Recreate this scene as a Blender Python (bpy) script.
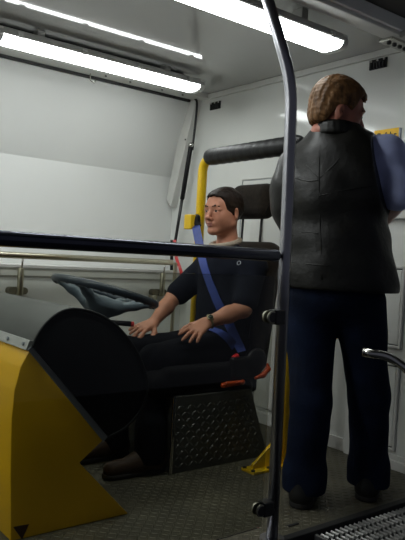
import bpy, bmesh, math, random
import numpy as np
from mathutils import Vector, Matrix
from mathutils.bvhtree import BVHTree
random.seed(4)
for o in list(bpy.data.objects):
    bpy.data.objects.remove(o)
scn = bpy.context.scene
COL = scn.collection

# ------------------------------------------------------------------ camera
FPX = 652.0
CX, CY = 202.5, 270.0
EYE = 1.01
_u = np.array([1030 - CX, 303 - CY, FPX]); _u /= np.linalg.norm(_u)
_v = np.array([-310 - CX, 228 - CY, FPX]); _v -= _u * (_u @ _v); _v /= np.linalg.norm(_v)
CM = np.stack([_u, _v, np.cross(_u, _v)])          # camera axes (right, down, forward) to world
CAM = np.array([0, 0, EYE])
cd = bpy.data.cameras.new('camera')
cam = bpy.data.objects.new('camera', cd); COL.objects.link(cam)
cd.sensor_fit = 'VERTICAL'; cd.sensor_height = 36.0; cd.lens = 36.0 * FPX / 540.0
cd.clip_start = 0.05
_R = np.stack([CM[:, 0], -CM[:, 1], -CM[:, 2]], axis=1)
_m = Matrix([list(r) for r in _R]).to_4x4(); _m.translation = Vector(CAM)
cam.matrix_world = _m
scn.camera = cam

def at(px, py, x=None, y=None, z=None, d=None):
    """pixel -> world point on a known plane (or at a known distance)"""
    r = CM @ np.array([px - CX, py - CY, FPX])
    t = x / r[0] if x is not None else y / r[1] if y is not None else (z - EYE) / r[2] if z is not None else d / FPX
    return CAM + r * t

# ------------------------------------------------------------------ world and exposure
LAMP = 14.5
w = bpy.data.worlds.new('world'); scn.world = w; w.use_nodes = True
bg = w.node_tree.nodes['Background']
bg.inputs[0].default_value = (0.36, 0.38, 0.48, 1); bg.inputs[1].default_value = 0.15
vs = scn.view_settings
vs.view_transform = 'Standard'; vs.look = 'None'; vs.gamma = 1.0; vs.use_curve_mapping = False
vs.exposure = 0.0

# ------------------------------------------------------------------ materials
MATS = {}
def srgb(r, g, b):
    f = lambda c: (c / 12.92 if c <= .04045 else ((c + .055) / 1.055) ** 2.4)
    return tuple(f(c / 255.) for c in (r, g, b))

def mat(name, col, rough=.5, metal=0., var=.12, scale=12., bump=0., bscale=60., spec=.5, stretch=None, rvar=0., coat=0., sheen=0.):
    m = bpy.data.materials.new(name); m.use_nodes = True
    nt = m.node_tree; b = nt.nodes['Principled BSDF']
    tc = nt.nodes.new('ShaderNodeTexCoord'); src = tc.outputs['Object']
    if stretch:
        mp = nt.nodes.new('ShaderNodeMapping'); mp.inputs['Scale'].default_value = stretch
        nt.links.new(src, mp.inputs[0]); src = mp.outputs[0]
    n = nt.nodes.new('ShaderNodeTexNoise'); n.inputs['Scale'].default_value = scale; n.inputs['Detail'].default_value = 4
    nt.links.new(src, n.inputs['Vector'])
    r = nt.nodes.new('ShaderNodeValToRGB')
    c = np.array(col)
    r.color_ramp.elements[0].position = .3; r.color_ramp.elements[1].position = .7
    r.color_ramp.elements[0].color = (*np.clip(c * (1 - var), 0, 1), 1)
    r.color_ramp.elements[1].color = (*np.clip(c * (1 + var), 0, 1), 1)
    nt.links.new(n.outputs['Fac'], r.inputs[0]); nt.links.new(r.outputs[0], b.inputs['Base Color'])
    b.inputs['Roughness'].default_value = rough; b.inputs['Metallic'].default_value = metal
    b.inputs['Specular IOR Level'].default_value = spec
    if coat: b.inputs['Coat Weight'].default_value = coat
    if sheen: b.inputs['Sheen Weight'].default_value = sheen
    if rvar:
        mr = nt.nodes.new('ShaderNodeMapRange')
        mr.inputs['To Min'].default_value = max(.02, rough - rvar); mr.inputs['To Max'].default_value = rough + rvar
        nt.links.new(n.outputs['Fac'], mr.inputs['Value']); nt.links.new(mr.outputs[0], b.inputs['Roughness'])
    if bump:
        n2 = nt.nodes.new('ShaderNodeTexNoise'); n2.inputs['Scale'].default_value = bscale; n2.inputs['Detail'].default_value = 3
        nt.links.new(src, n2.inputs['Vector'])
        bp = nt.nodes.new('ShaderNodeBump'); bp.inputs['Strength'].default_value = bump; bp.inputs['Distance'].default_value = .004
        nt.links.new(n2.outputs['Fac'], bp.inputs['Height']); nt.links.new(bp.outputs[0], b.inputs['Normal'])
    MATS[name] = m
    return m

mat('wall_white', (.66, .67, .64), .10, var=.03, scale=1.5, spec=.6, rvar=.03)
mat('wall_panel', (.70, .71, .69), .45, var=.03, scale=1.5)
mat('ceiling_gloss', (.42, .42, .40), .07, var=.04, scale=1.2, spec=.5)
mat('trim_white', (.58, .58, .55), .35, var=.06, scale=8)
mat('seal_black', (.012, .012, .012), .6, var=.2)
mat('alu_floor', (.10, .092, .062), .5, .35, var=.3, scale=5, bump=.15, bscale=90)
mat('alu_plate', (.10, .10, .09), .42, .6, var=.2, scale=6, bump=.1)
mat('grating', (.22, .22, .21), .35, .5, var=.2, scale=10)
mat('steel', (.58, .57, .53), .2, 1., var=.06, scale=30, rvar=.06)
mat('steel_brass', (.50, .47, .36), .28, 1., var=.06, scale=30)
mat('steel_blue', (.40, .40, .43), .3, .95, var=.08, scale=8)
mat('rail_navy', (.07, .075, .10), .2, .75, var=.1, scale=8)
mat('clamp_metal', (.45, .43, .36), .45, .9, var=.1)
mat('plate_dull', (.16, .145, .10), .5, .5, var=.15)
mat('black_plastic', (.0045, .0045, .005), .5, var=.2, scale=20, spec=.25)
mat('pin_black', (.02, .02, .02), .4, var=.1)
mat('yellow_paint', (.88, .50, .002), .32, var=.05, scale=4, bump=.05, bscale=40)
mat('yellow_frame', (.78, .50, .006), .3, var=.05, scale=5)
mat('hood_grey', (.068, .072, .068), .42, var=.1, scale=10, bump=.25, bscale=250)
mat('hood_black', (.005, .0058, .0065), .5, var=.2, scale=10, bump=.2, bscale=200, spec=0.25)
mat('trim_grey', (.26, .28, .31), .4, .2, var=.1)
mat('strip_light', (.50, .51, .50), .35, .2, var=.06)
mat('wheel_rim', (.03, .042, .055), .33, var=.1, scale=20, bump=.15, bscale=200)
mat('wheel_hub', (.12, .155, .18), .35, .1, var=.1, scale=10)
mat('fabric_seat', (.016, .0115, .0075), .9, var=.35, scale=60, bump=.4, bscale=400, sheen=.1, spec=0.15)
mat('fabric_black', (.0035, .0035, .004), .85, var=.3, scale=60, bump=.3, bscale=300, spec=0.12)
mat('orange_plastic', (.52, .065, .008), .35, var=.08)
mat('red_plastic', (.55, .01, .012), .35, var=.08)
mat('leather_pad', (.009, .009, .009), .42, var=.2, scale=20, bump=.5, bscale=45, spec=.3)
mat('leather_vest', (.0065, .0063, .005), .42, var=.25, scale=14, bump=.6, bscale=38, spec=.32)
mat('belt_blue', (.014, .036, .20), .6, var=.12, scale=40, bump=.2, bscale=300)
mat('tshirt', (.006, .0075, .013), .9, var=.2, scale=20, bump=.2, bscale=200, spec=0.12)
mat('collar', (.34, .28, .21), .8, var=.1, scale=60, bump=.2, bscale=300)
mat('jeans_dark', (.003, .0035, .0055), .9, var=.25, scale=30, bump=.3, bscale=200, spec=0.1)
mat('jeans_blue', (.0033, .0075, .022), .85, var=.35, scale=9, bump=.4, bscale=150, spec=0.15)
mat('shirt_blue', (.48, .54, .84), .75, var=.1, scale=15, bump=.3, bscale=30, spec=0.2)
mat('skin', (.46, .20, .12), .48, var=.10, scale=25, spec=.35)
mat('skin_ruddy', (.40, .15, .10), .45, var=.14, scale=22, spec=.4)
mat('lips', (.32, .12, .09), .45, var=.08)
mat('lips_ruddy', (.28, .09, .07), .45, var=.08)
mat('hair_dark', (.014, .0075, .0045), .5, var=.5, scale=60, bump=.8, bscale=120, stretch=(1, 1, .25), spec=0.2)
mat('hair_brown', (.135, .066, .024), .55, var=.55, scale=70, bump=.9, bscale=110, stretch=(1, 1, .2), spec=0.25)
mat('eye_white', (.62, .58, .54), .25, var=.03)
mat('iris', (.03, .02, .014), .2, var=.2)
mat('shoe_brown', (.045, .026, .014), .6, var=.25, scale=20, bump=.3, bscale=60, spec=0.25)
mat('shoe_black', (.008, .008, .008), .5, var=.2, scale=20, spec=0.3)
mat('sole', (.012, .011, .010), .8, var=.2)
mat('watch_metal', (.40, .36, .22), .3, .9, var=.1)
mat('watch_face', (.03, .04, .025), .2, var=.1)
mat('sign_yellow', (.85, .50, .008), .45, var=.04)
mat('ink', (.008, .008, .008), .6, var=.1)
mat('emblem', (.30, .32, .34), .6, var=.1)
mat('housing', (.36, .36, .34), .4, var=.06)
mat('end_cap', (.60, .60, .57), .35, var=.06)
mat('clip', (.42, .42, .40), .3, .6, var=.1)
mat('ground_dark', (.03, .03, .03), .7, var=.2, scale=3)
mat('awning', (.07, .066, .06), .7, var=.15, scale=2)
mat('brown_panel', (.16, .085, .03), .6, var=.15, scale=3)
mat('marker', (.05, .018, .006), .5, var=.1)

def emis(name, col, s):
    m = bpy.data.materials.new(name); m.use_nodes = True; nt = m.node_tree
    b = nt.nodes['Principled BSDF']
    n = nt.nodes.new('ShaderNodeTexNoise'); n.inputs['Scale'].default_value = 3
    r = nt.nodes.new('ShaderNodeValToRGB')
    r.color_ramp.elements[0].color = (*(np.array(col) * .96), 1); r.color_ramp.elements[1].color = (*col, 1)
    nt.links.new(n.outputs['Fac'], r.inputs[0]); nt.links.new(r.outputs[0], b.inputs['Emission Color'])
    b.inputs['Base Color'].default_value = (.8, .8, .8, 1)
    b.inputs['Emission Strength'].default_value = s
    MATS[name] = m
emis('tube_light', (.955, 1.0, .985), LAMP)

def glass(name, tint, f0):
    m = bpy.data.materials.new(name); m.use_nodes = True; nt = m.node_tree
    for n in list(nt.nodes):
        if n.type == 'BSDF_PRINCIPLED': nt.nodes.remove(n)
    out = [n for n in nt.nodes if n.type == 'OUTPUT_MATERIAL'][0]
    t = nt.nodes.new('ShaderNodeBsdfTransparent'); t.inputs[0].default_value = (*tint, 1)
    g = nt.nodes.new('ShaderNodeBsdfGlossy'); g.inputs['Roughness'].default_value = .02
    fr = nt.nodes.new('ShaderNodeFresnel'); fr.inputs[0].default_value = f0
    mx = nt.nodes.new('ShaderNodeMixShader')
    nt.links.new(fr.outputs[0], mx.inputs[0]); nt.links.new(t.outputs[0], mx.inputs[1]); nt.links.new(g.outputs[0], mx.inputs[2])
    nt.links.new(mx.outputs[0], out.inputs[0]); MATS[name] = m
glass('tinted_glass', (.80, .81, .78), 1.3)

# ------------------------------------------------------------------ object helpers
WL = {}
def thing(name, loc, label, cat, group=None, kind=None):
    o = bpy.data.objects.new(name, None); COL.objects.link(o)
    o.empty_display_size = .1; o.location = Vector([float(c) for c in loc]); WL[o] = np.array(loc, float)
    if label: o['label'] = label
    if cat: o['category'] = cat
    if group: o['group'] = group
    if kind: o['kind'] = kind
    return o

def obj(name, vf, material, parent=None, smooth=False, label=None, cat=None, kind=None, group=None, autos=None):
    v, f = vf
    v = np.asarray(v, float)
    base = WL[parent] if parent else np.zeros(3)
    if parent is None:
        base = np.array([(v[:, 0].min() + v[:, 0].max()) / 2, (v[:, 1].min() + v[:, 1].max()) / 2, v[:, 2].min()])
    me = bpy.data.meshes.new(name)
    me.from_pydata((v - base).tolist(), [], [list(map(int, q)) for q in f] if not isinstance(f, np.ndarray) else f.tolist())
    me.materials.append(MATS[material])
    if smooth: me.polygons.foreach_set('use_smooth', [True] * len(me.polygons))
    me.update()
    if autos: me.set_sharp_from_angle(angle=math.radians(autos))
    o = bpy.data.objects.new(name, me); COL.objects.link(o)
    if parent: o.parent = parent; WL[o] = base
    else: o.location = Vector(base); WL[o] = base
    if label: o['label'] = label
    if cat: o['category'] = cat
    if kind: o['kind'] = kind
    if group: o['group'] = group
    return o

def join(*vfs):
    V = []; F = []; n = 0
    for v, f in vfs:
        V += [tuple(p) for p in v]; F += [tuple(i + n for i in q) for q in f]; n += len(v)
    return V, F

def bm2vf(bm):
    bm.verts.ensure_lookup_table(); bm.verts.index_update()
    r = [tuple(v.co) for v in bm.verts], [tuple(v.index for v in f.verts) for f in bm.faces]
    bm.free(); return r

def box(lo, hi, bev=0., seg=2, R=None):
    bm = bmesh.new()
    lo = np.minimum(np.array(lo, float), np.array(hi, float)) if False else np.array(lo, float); hi = np.array(hi, float)
    lo, hi = np.minimum(lo, hi), np.maximum(lo, hi)
    bmesh.ops.create_cube(bm, size=1)
    c = (lo + hi) / 2
    for v in bm.verts: v.co = Vector((hi - lo) * np.array(v.co))
    if bev: bmesh.ops.bevel(bm, geom=list(bm.edges), offset=bev, segments=seg, profile=.5, affect='EDGES', clamp_overlap=True)
    for v in bm.verts:
        p = np.array(v.co)
        v.co = Vector((R @ p if R is not None else p) + c)
    return bm2vf(bm)

def spline(pts, n=8):
    P = [np.array(p, float) for p in pts]; P = [2 * P[0] - P[1]] + P + [2 * P[-1] - P[-2]]
    out = []
    for i in range(1, len(P) - 2):
        for k in range(n):
            t = k / n; a, b, c, d = P[i - 1:i + 3]
            out.append(.5 * ((2 * b) + (-a + c) * t + (2 * a - 5 * b + 4 * c - d) * t * t + (-a + 3 * b - 3 * c + d) * t ** 3))
    out.append(P[-2]); return out

def frames(P):
    P = [np.array(p, float) for p in P]; T = []
    for i in range(len(P)):
        t = P[min(i + 1, len(P) - 1)] - P[max(i - 1, 0)]; T.append(t / (np.linalg.norm(t) + 1e-12))
    n = np.cross(T[0], [0, 0, 1.]);
    if np.linalg.norm(n) < .05: n = np.cross(T[0], [0, 1., 0])
    n /= np.linalg.norm(n); N = []
    for t in T:
        n = n - t * (n @ t); n /= np.linalg.norm(n); N.append(n)
    return P, T, N

def tube(pts, r, seg=12, caps=True):
    P, T, N = frames(pts); V = []; F = []
    rs = r if hasattr(r, '__len__') else [r] * len(P)
    for p, t, n, q in zip(P, T, N, rs):
        b = np.cross(t, n)
        for k in range(seg):
            a = 2 * math.pi * k / seg
            V.append(p + q * (math.cos(a) * n + math.sin(a) * b))
    for i in range(len(P) - 1):
        for k in range(seg):
            j = (k + 1) % seg
            F.append((i * seg + k, i * seg + j, (i + 1) * seg + j, (i + 1) * seg + k))
    if caps:
        F.append(tuple(reversed(range(seg)))); F.append(tuple((len(P) - 1) * seg + k for k in range(seg)))
    return V, F

def bend(pts, r, n=6):
    """polyline with rounded corners"""
    P = [np.array(p, float) for p in pts]; out = [P[0]]
    for i in range(1, len(P) - 1):
        a = P[i - 1] - P[i]; b = P[i + 1] - P[i]
        q = min(r, .45 * np.linalg.norm(a), .45 * np.linalg.norm(b))
        a = P[i] + a / np.linalg.norm(a) * q; b = P[i] + b / np.linalg.norm(b) * q
        for k in range(n + 1):
            t = k / n; out.append((1 - t) ** 2 * a + 2 * t * (1 - t) * P[i] + t * t * b)
    out.append(P[-1]); return out

def prism(poly, axis, a, b, bev=0.):
    """extrude a closed 2-D outline along an axis; poly in the two other axes (in xyz order)"""
    n = len(poly); V = []
    for s in (a, b):
        for p in poly:
            q = list(p); q.insert(axis, s); V.append(q)
    F = [tuple(range(n)), tuple(reversed(range(n, 2 * n)))]
    for i in range(n):
        j = (i + 1) % n; F.append((i, n + i, n + j, j))
    bm = bmesh.new(); vv = [bm.verts.new(p) for p in V]
    for f in F: bm.faces.new([vv[i] for i in f])
    bmesh.ops.recalc_face_normals(bm, faces=bm.faces)
    if bev: bmesh.ops.bevel(bm, geom=list(bm.edges), offset=bev, segments=2, profile=.5, affect='EDGES', clamp_overlap=True)
    return bm2vf(bm)

def cyl(a, b, r, seg=16, bev=0.):
    a = np.array(a, float); b = np.array(b, float)
    if not bev: return tube([a, b], r, seg)
    d = (b - a) / np.linalg.norm(b - a)
    return tube([a, a + d * bev * .3, a + d * bev, b - d * bev, b - d * bev * .3, b], [r - bev, r - bev * .3, r, r, r - bev * .3, r - bev], seg)

def ribbon(P, N, width, th, side=None):
    """flat strap through points P with surface normals N"""
    V = []; F = []; P = [np.array(p, float) for p in P]
    for i, p in enumerate(P):
        t = P[min(i + 1, len(P) - 1)] - P[max(i - 1, 0)]; t = t / np.linalg.norm(t)
        n = np.array(N[i], float); s = np.cross(t, n); s /= np.linalg.norm(s); n = np.cross(s, t)
        for a, b in ((-1, 0), (1, 0), (1, 1), (-1, 1)): V.append(p + s * a * width / 2 + n * b * th)
    for i in range(len(P) - 1):
        for k in range(4):
            j = (k + 1) % 4; F.append((i * 4 + k, i * 4 + j, (i + 1) * 4 + j, (i + 1) * 4 + k))
    F.append((3, 2, 1, 0)); m = (len(P) - 1) * 4; F.append((m, m + 1, m + 2, m + 3))
    return V, F

def uvsphere(c, r, seg=16, rings=10, R=None):
    bm = bmesh.new(); bmesh.ops.create_uvsphere(bm, u_segments=seg, v_segments=rings, radius=1)
    r = np.array(r if hasattr(r, '__len__') else (r, r, r), float)
    for v in bm.verts:
        p = np.array(v.co) * r
        v.co = Vector((R @ p if R is not None else p) + np.array(c))
    return bm2vf(bm)

def torus(c, n, R, r, seg=40, rs=10, a0=0., a1=2 * math.pi):
    n = np.array(n, float); n /= np.linalg.norm(n)
    x = np.cross(n, [0, 1, 0]); x /= np.linalg.norm(x); y = np.cross(n, x)
    P = [np.array(c) + R * (math.cos(a) * x + math.sin(a) * y) for a in np.linspace(0, 2 * math.pi, seg, endpoint=False)]
    V = []; F = []
    for i, p in enumerate(P):
        rad = (p - np.array(c)) / R
        for k in range(rs):
            b = 2 * math.pi * k / rs; V.append(p + r * (math.cos(b) * rad + math.sin(b) * n))
    for i in range(seg):
        for k in range(rs):
            F.append((i * rs + k, i * rs + (k + 1) % rs, ((i + 1) % seg) * rs + (k + 1) % rs, ((i + 1) % seg) * rs + k))
    return V, F

# ------------------------------------------------------------------ implicit surfaces (bodies, clothes, cushions)
I3 = np.eye(3)
def rotz(a):
    c, s = math.cos(a), math.sin(a); return np.array([[c, -s, 0], [s, c, 0], [0, 0, 1.]])
def roty(a):
    c, s = math.cos(a), math.sin(a); return np.array([[c, 0, s], [0, 1., 0], [-s, 0, c]])
def cap(a, b, ra, rb=None, k=.02, op='u'):
    return ('cap', np.array(a, float), np.array(b, float), ra, ra if rb is None else rb, k, op)
def ell(c, r, R=I3, k=.02, op='u'): return ('ell', np.array(c, float), np.array(r, float), R, None, k, op)
def rbox(c, h, rnd, R=I3, k=.02, op='u'): return ('box', np.array(c, float), np.array(h, float), R, rnd, k, op)

def pbounds(p):
    if p[0] == 'cap':
        lo = np.minimum(p[1] - p[3], p[2] - p[4]); hi = np.maximum(p[1] + p[3], p[2] + p[4])
    else:
        e = np.abs(p[3]) @ p[2]; lo = p[1] - e; hi = p[1] + e
    return lo, hi

def pdist(p, X, Y, Z, infl):
    if p[0] == 'cap':
        a, b, ra, rb = p[1:5]; d = b - a; L = float(d @ d) + 1e-12
        t = np.clip(((X - a[0]) * d[0] + (Y - a[1]) * d[1] + (Z - a[2]) * d[2]) / L, 0, 1)
        return np.sqrt((X - a[0] - t * d[0]) ** 2 + (Y - a[1] - t * d[1]) ** 2 + (Z - a[2] - t * d[2]) ** 2) - (ra + (rb - ra) * t) - infl
    R = p[3]; x = X - p[1][0]; y = Y - p[1][1]; z = Z - p[1][2]
    q = [R[0, i] * x + R[1, i] * y + R[2, i] * z for i in range(3)]
    if p[0] == 'ell':
        r = p[2] + infl
        k0 = np.sqrt((q[0] / r[0]) ** 2 + (q[1] / r[1]) ** 2 + (q[2] / r[2]) ** 2)
        k1 = np.sqrt((q[0] / r[0] ** 2) ** 2 + (q[1] / r[1] ** 2) ** 2 + (q[2] / r[2] ** 2) ** 2) + 1e-9
        return k0 * (k0 - 1) / k1
    h = p[2] - p[4]
    e = [np.abs(q[i]) - h[i] for i in range(3)]
    return np.sqrt(sum(np.maximum(c, 0) ** 2 for c in e)) + np.minimum(np.maximum(np.maximum(e[0], e[1]), e[2]), 0) - p[4] - infl

def wave(X, Y, Z, freq, seed, n=5):
    rng = np.random.RandomState(seed); s = 0
    for _ in range(n):
        d = rng.randn(3); d /= np.linalg.norm(d); f = freq * (.6 + .9 * rng.rand())
        s = s + np.sin((X * d[0] + Y * d[1] + Z * d[2]) * f * 6.283 + rng.rand() * 6.28)
    return s / n

def sdf(prims, h=.006, infl=0., cuts=(), wr=None, fn=None):
    los, his = zip(*[pbounds(p) for p in prims if p[6] == 'u'])
    lo = np.min(los, 0) - infl - 4 * h - .012; hi = np.max(his, 0) + infl + 4 * h + .012
    N = np.ceil((hi - lo) / h).astype(int) + 1
    ax = [(lo[i] + h * np.arange(N[i])).astype(np.float32) for i in range(3)]
    F = np.full(N, .06, np.float32)
    for p in prims:
        a, b = pbounds(p); k = p[5]; m = k + .03 + infl
        s = [slice(max(0, int((a[i] - m - lo[i]) / h)), max(0, int((b[i] + m - lo[i]) / h) + 2)) for i in range(3)]
        X = ax[0][s[0]][:, None, None]; Y = ax[1][s[1]][None, :, None]; Z = ax[2][s[2]][None, None, :]
        g = F[s[0], s[1], s[2]]
        if g.size == 0: continue
        d = pdist(p, X, Y, Z, infl if p[6] == 'u' else 0).astype(np.float32)
        if p[6] == 'u':
            e = np.maximum(k - np.abs(g - d), 0) / k
            F[s[0], s[1], s[2]] = np.minimum(g, d) - e * e * k * .25
        else:
            e = np.maximum(k - np.abs(g + d), 0) / k
            F[s[0], s[1], s[2]] = np.maximum(g, -d) + e * e * k * .25
    X = ax[0][:, None, None]; Y = ax[1][None, :, None]; Z = ax[2][None, None, :]
    if wr: F += (wr[0] * wave(X, Y, Z, wr[1], wr[2])).astype(np.float32)
    if fn: F = fn(F, X, Y, Z).astype(np.float32)
    for n, c in cuts:
        n = np.array(n, float); n /= np.linalg.norm(n); c = np.array(c, float)
        F = np.maximum(F, ((X - c[0]) * n[0] + (Y - c[1]) * n[1] + (Z - c[2]) * n[2]).astype(np.float32))
    F[0] = F[-1] = .05; F[:, 0] = F[:, -1] = .05; F[:, :, 0] = F[:, :, -1] = .05
    return snets(F, lo, h)

def snets(F, lo, h):
    S = F < 0
    c = S[:-1, :-1, :-1].astype(np.int8)
    cnt = np.zeros(c.shape, np.int8)
    for i in (0, 1):
        for j in (0, 1):
            for k in (0, 1):
                cnt += S[i:F.shape[0] - 1 + i, j:F.shape[1] - 1 + j, k:F.shape[2] - 1 + k]
    act = np.argwhere((cnt > 0) & (cnt < 8))
    idx = np.full(c.shape, -1, np.int64); idx[act[:, 0], act[:, 1], act[:, 2]] = np.arange(len(act))
    co = np.array([(i, j, k) for i in (0, 1) for j in (0, 1) for k in (0, 1)])
    val = np.stack([F[act[:, 0] + o[0], act[:, 1] + o[1], act[:, 2] + o[2]] for o in co], 1)
    acc = np.zeros((len(act), 3)); num = np.zeros(len(act))
    for a in range(8):
        for b in range(a + 1, 8):
            if np.abs(co[a] - co[b]).sum() != 1: continue
            m = (val[:, a] < 0) != (val[:, b] < 0)
            t = np.where(m, val[:, a] / np.where(m, val[:, a] - val[:, b], 1), 0)
            acc += np.where(m[:, None], co[a] + t[:, None] * (co[b] - co[a]), 0); num += m
    V = lo + h * (act + acc / num[:, None])
    Q = []
    for axn in range(3):
        s0 = [slice(None)] * 3; s1 = [slice(None)] * 3
        s0[axn] = slice(0, -1); s1[axn] = slice(1, None)
        A = S[tuple(s0)]; B = S[tuple(s1)]
        e = np.argwhere(A != B); sg = A[e[:, 0], e[:, 1], e[:, 2]]
        o1, o2 = [(1, 2), (2, 0), (0, 1)][axn]
        d1 = np.zeros(3, int); d1[o1] = 1; d2 = np.zeros(3, int); d2[o2] = 1
        g = lambda q: idx[q[:, 0], q[:, 1], q[:, 2]]
        q = np.stack([g(e - d1 - d2), g(e - d2), g(e), g(e - d1)], 1)
        q[~sg] = q[~sg][:, ::-1]
        Q.append(q)
    return V, np.concatenate(Q)

def bvh(vf): return BVHTree.FromPolygons([Vector(p) for p in vf[0]], [tuple(int(i) for i in q) for q in vf[1]])
def hit(tree, px, py):
    d = CM @ np.array([px - CX, py - CY, FPX]); d /= np.linalg.norm(d)
    p, n, i, l = tree.ray_cast(Vector(CAM), Vector(d))
    return (None, None) if p is None else (np.array(p), np.array(n))

# ================================================================== THE SETTING
XE = 2.82          # end wall
ZC = 2.142         # ceiling
YC = 1.97          # open edge of the ceiling
YF = 1.635          # edge of the platform

def struct(name, vf, m, parent=None, **k):
    return obj(name, vf, m, parent, kind=None if parent else 'structure', **k)

floor = struct('floor', box((-1.6, YF, -.06), (XE + .06, 4.1, 0)), 'alu_floor')
# raised tread lugs of the chequer plate
def lugs(u0, u1, v0, v1, sp, L, W, H, put):
    V = []; F = []
    nu = int((u1 - u0) / sp); nv = int((v1 - v0) / sp)
    for i in range(nu):
        for j in range(nv):
            a = math.pi / 4 if (i + j) % 2 else -math.pi / 4
            cu = u0 + (i + .5) * sp; cv = v0 + (j + .5) * sp; n = len(V)
            d = (math.cos(a), math.sin(a)); e = (-d[1], d[0])
            for (s, t, hh) in ((-1, 0, 0), (0, -1, 0), (1, 0, 0), (0, 1, 0), (-.5, 0, 1), (.5, 0, 1)):
                V.append(put(cu + s * L * d[0] + t * W * e[0], cv + s * L * d[1] + t * W * e[1], hh * H))
            F += [(n, n + 1, n + 4), (n + 1, n + 5, n + 4), (n + 1, n + 2, n + 5), (n + 2, n + 3, n + 5), (n + 3, n + 4, n + 5), (n + 3, n, n + 4)]
    return V, F
o = obj('tread_pattern', lugs(.9, 2.80, YF + .03, 3.0, .026, .0135, .0042, .0022, lambda a, b, c: (a, b, c)), 'alu_floor', floor)
o['kind'] = 'stuff'
obj('edge_strip', box((-1.6, YF - .022, -.05), (XE, YF + .012, .006), .003), 'seal_black', floor)

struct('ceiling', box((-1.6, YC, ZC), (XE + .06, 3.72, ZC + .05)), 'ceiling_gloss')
we = struct('wall_end', box((XE, 1.0, -.06), (XE + .06, 4.1, ZC + .05)), 'wall_white')
obj('base_strip', box((XE - .012, 1.62, 0), (XE, 4.0, .07), .003), 'trim_white', we)
obj('top_strip', box((XE - .022, YC, ZC - .035), (XE, 3.68, ZC), .004), 'trim_white', we)

# side wall of the trailer: a hatch that leans outwards, then an upright lower panel, sill and dado
wl = thing('wall_left', (0.6, 3.9, 0), None, None, kind='structure')
obj('header', box((-1.6, 3.60, ZC - .03), (XE, 3.735, ZC + .02), .004), 'trim_white', wl)
def slab(y0, z0, y1, z1, t, x0, x1): return prism([(y0, z0), (y1, z1), (y1 + t, z1), (y0 + t, z0)], 0, x0, x1)
obj('hatch_panel', slab(3.75, ZC + .0, 4.00, 1.585, .04, -1.6, XE), 'wall_panel', wl)
obj('lower_panel', slab(4.00, 1.585, 3.985, .90, .04, -1.6, XE), 'wall_panel', wl)
obj('sill', box((-1.6, 3.80, .875), (XE, 4.02, .90), .004), 'trim_white', wl)
obj('sill_fascia', box((-1.6, 3.806, .83), (XE, 3.825, .878), .004), 'trim_white', wl)
obj('dado', box((-1.6, 3.82, 0), (XE, 3.88, .875)), 'wall_panel', wl)
obj('seal', box((-1.6, 3.728, ZC - .046), (XE - .075, 3.748, ZC - .028), .003), 'seal_black', wl)
# slanted jamb of the hatch beside the end wall
J0 = np.array([3.68, ZC]); J1 = np.array([3.87, 1.30])
obj('jamb', prism([(3.68, ZC), (3.815, ZC), (3.99, 1.42), (3.93, 1.36)], 0, XE - .055, XE), 'trim_white', wl)
obj('jamb_seal', tube(spline([at(194.5, 98, x=XE - .062), at(197, 103, x=XE - .062), at(195.5, 122, x=XE - .062), at(192.5, 150, x=XE - .062)], 4), .008, 8), 'seal_black', wl, True)
obj('jamb_screw', cyl((XE - .06, 3.79, 1.84), (XE - .05, 3.79, 1.84), .006, 8), 'seal_black', wl)
for zx in (2.02, 2.2, 2.45, 2.62):
    obj('screw', cyl((zx, 3.655, ZC - .036), (zx, 3.655, ZC - .028), .007, 8), 'pin_black', wl)
hk = bend([(1.93, 3.69, ZC - .03), (1.93, 3.69, ZC - .07), (1.965, 3.69, ZC - .085), (1.965, 3.69, ZC - .06)], .012)
obj('hook', tube(hk, .004, 8), 'steel', wl, smooth=True)

struct('wall_bounce', box((-1.66, 1.62, -.06), (-1.6, 4.05, ZC + .05)), 'wall_panel')  # unseen white wall, added to bounce light and reflect in the pole

# profile along the open edge of the ceiling
tr = thing('trim_1', (1, YC, ZC), None, None, kind='structure')
obj('edge_profile', box((-1.6, YC - .06, ZC - .03), (XE + .06, YC + .03, ZC + .05), .006), 'trim_white', tr)
obj('edge_lip', box((-1.6, YC - .075, ZC - .012), (XE + .06, YC - .055, ZC + .05), .004), 'wall_panel', tr)

# flush hatch door in the end wall, behind the seat
def frame_yz(x0, x1, ya, yb, za, zb, t, bev=.003):
    return join(box((x0, ya, za), (x1, ya + t, zb), bev), box((x0, yb - t, za), (x1, yb, zb), bev),
                box((x0, ya + t, zb - t), (x1, yb - t, zb), bev), box((x0, ya + t, za), (x1, yb - t, za + t), bev))
d1 = thing('door_1', (XE, 2.95, .1), None, None, kind='structure')
obj('door_leaf', box((XE - .006, 2.63, .10), (XE, 3.20, 1.512), .002), 'wall_white', d1)
obj('door_gap', frame_yz(XE - .003, XE + .001, 2.622, 3.208, .092, 1.520, .003, 0), 'trim_grey', d1)
obj('door_frame', frame_yz(XE - .005, XE, 2.612, 3.218, .085, 1.530, .008, .002), 'trim_white', d1)
obj('door_stile', box((XE - .022, 2.985, .10), (XE - .004, 3.09, 1.30), .006), 'trim_white', d1)
obj('door_stile', box((XE - .022, 2.80, .10), (XE - .004, 2.87, 1.10), .006), 'trim_white', d1)
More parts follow.
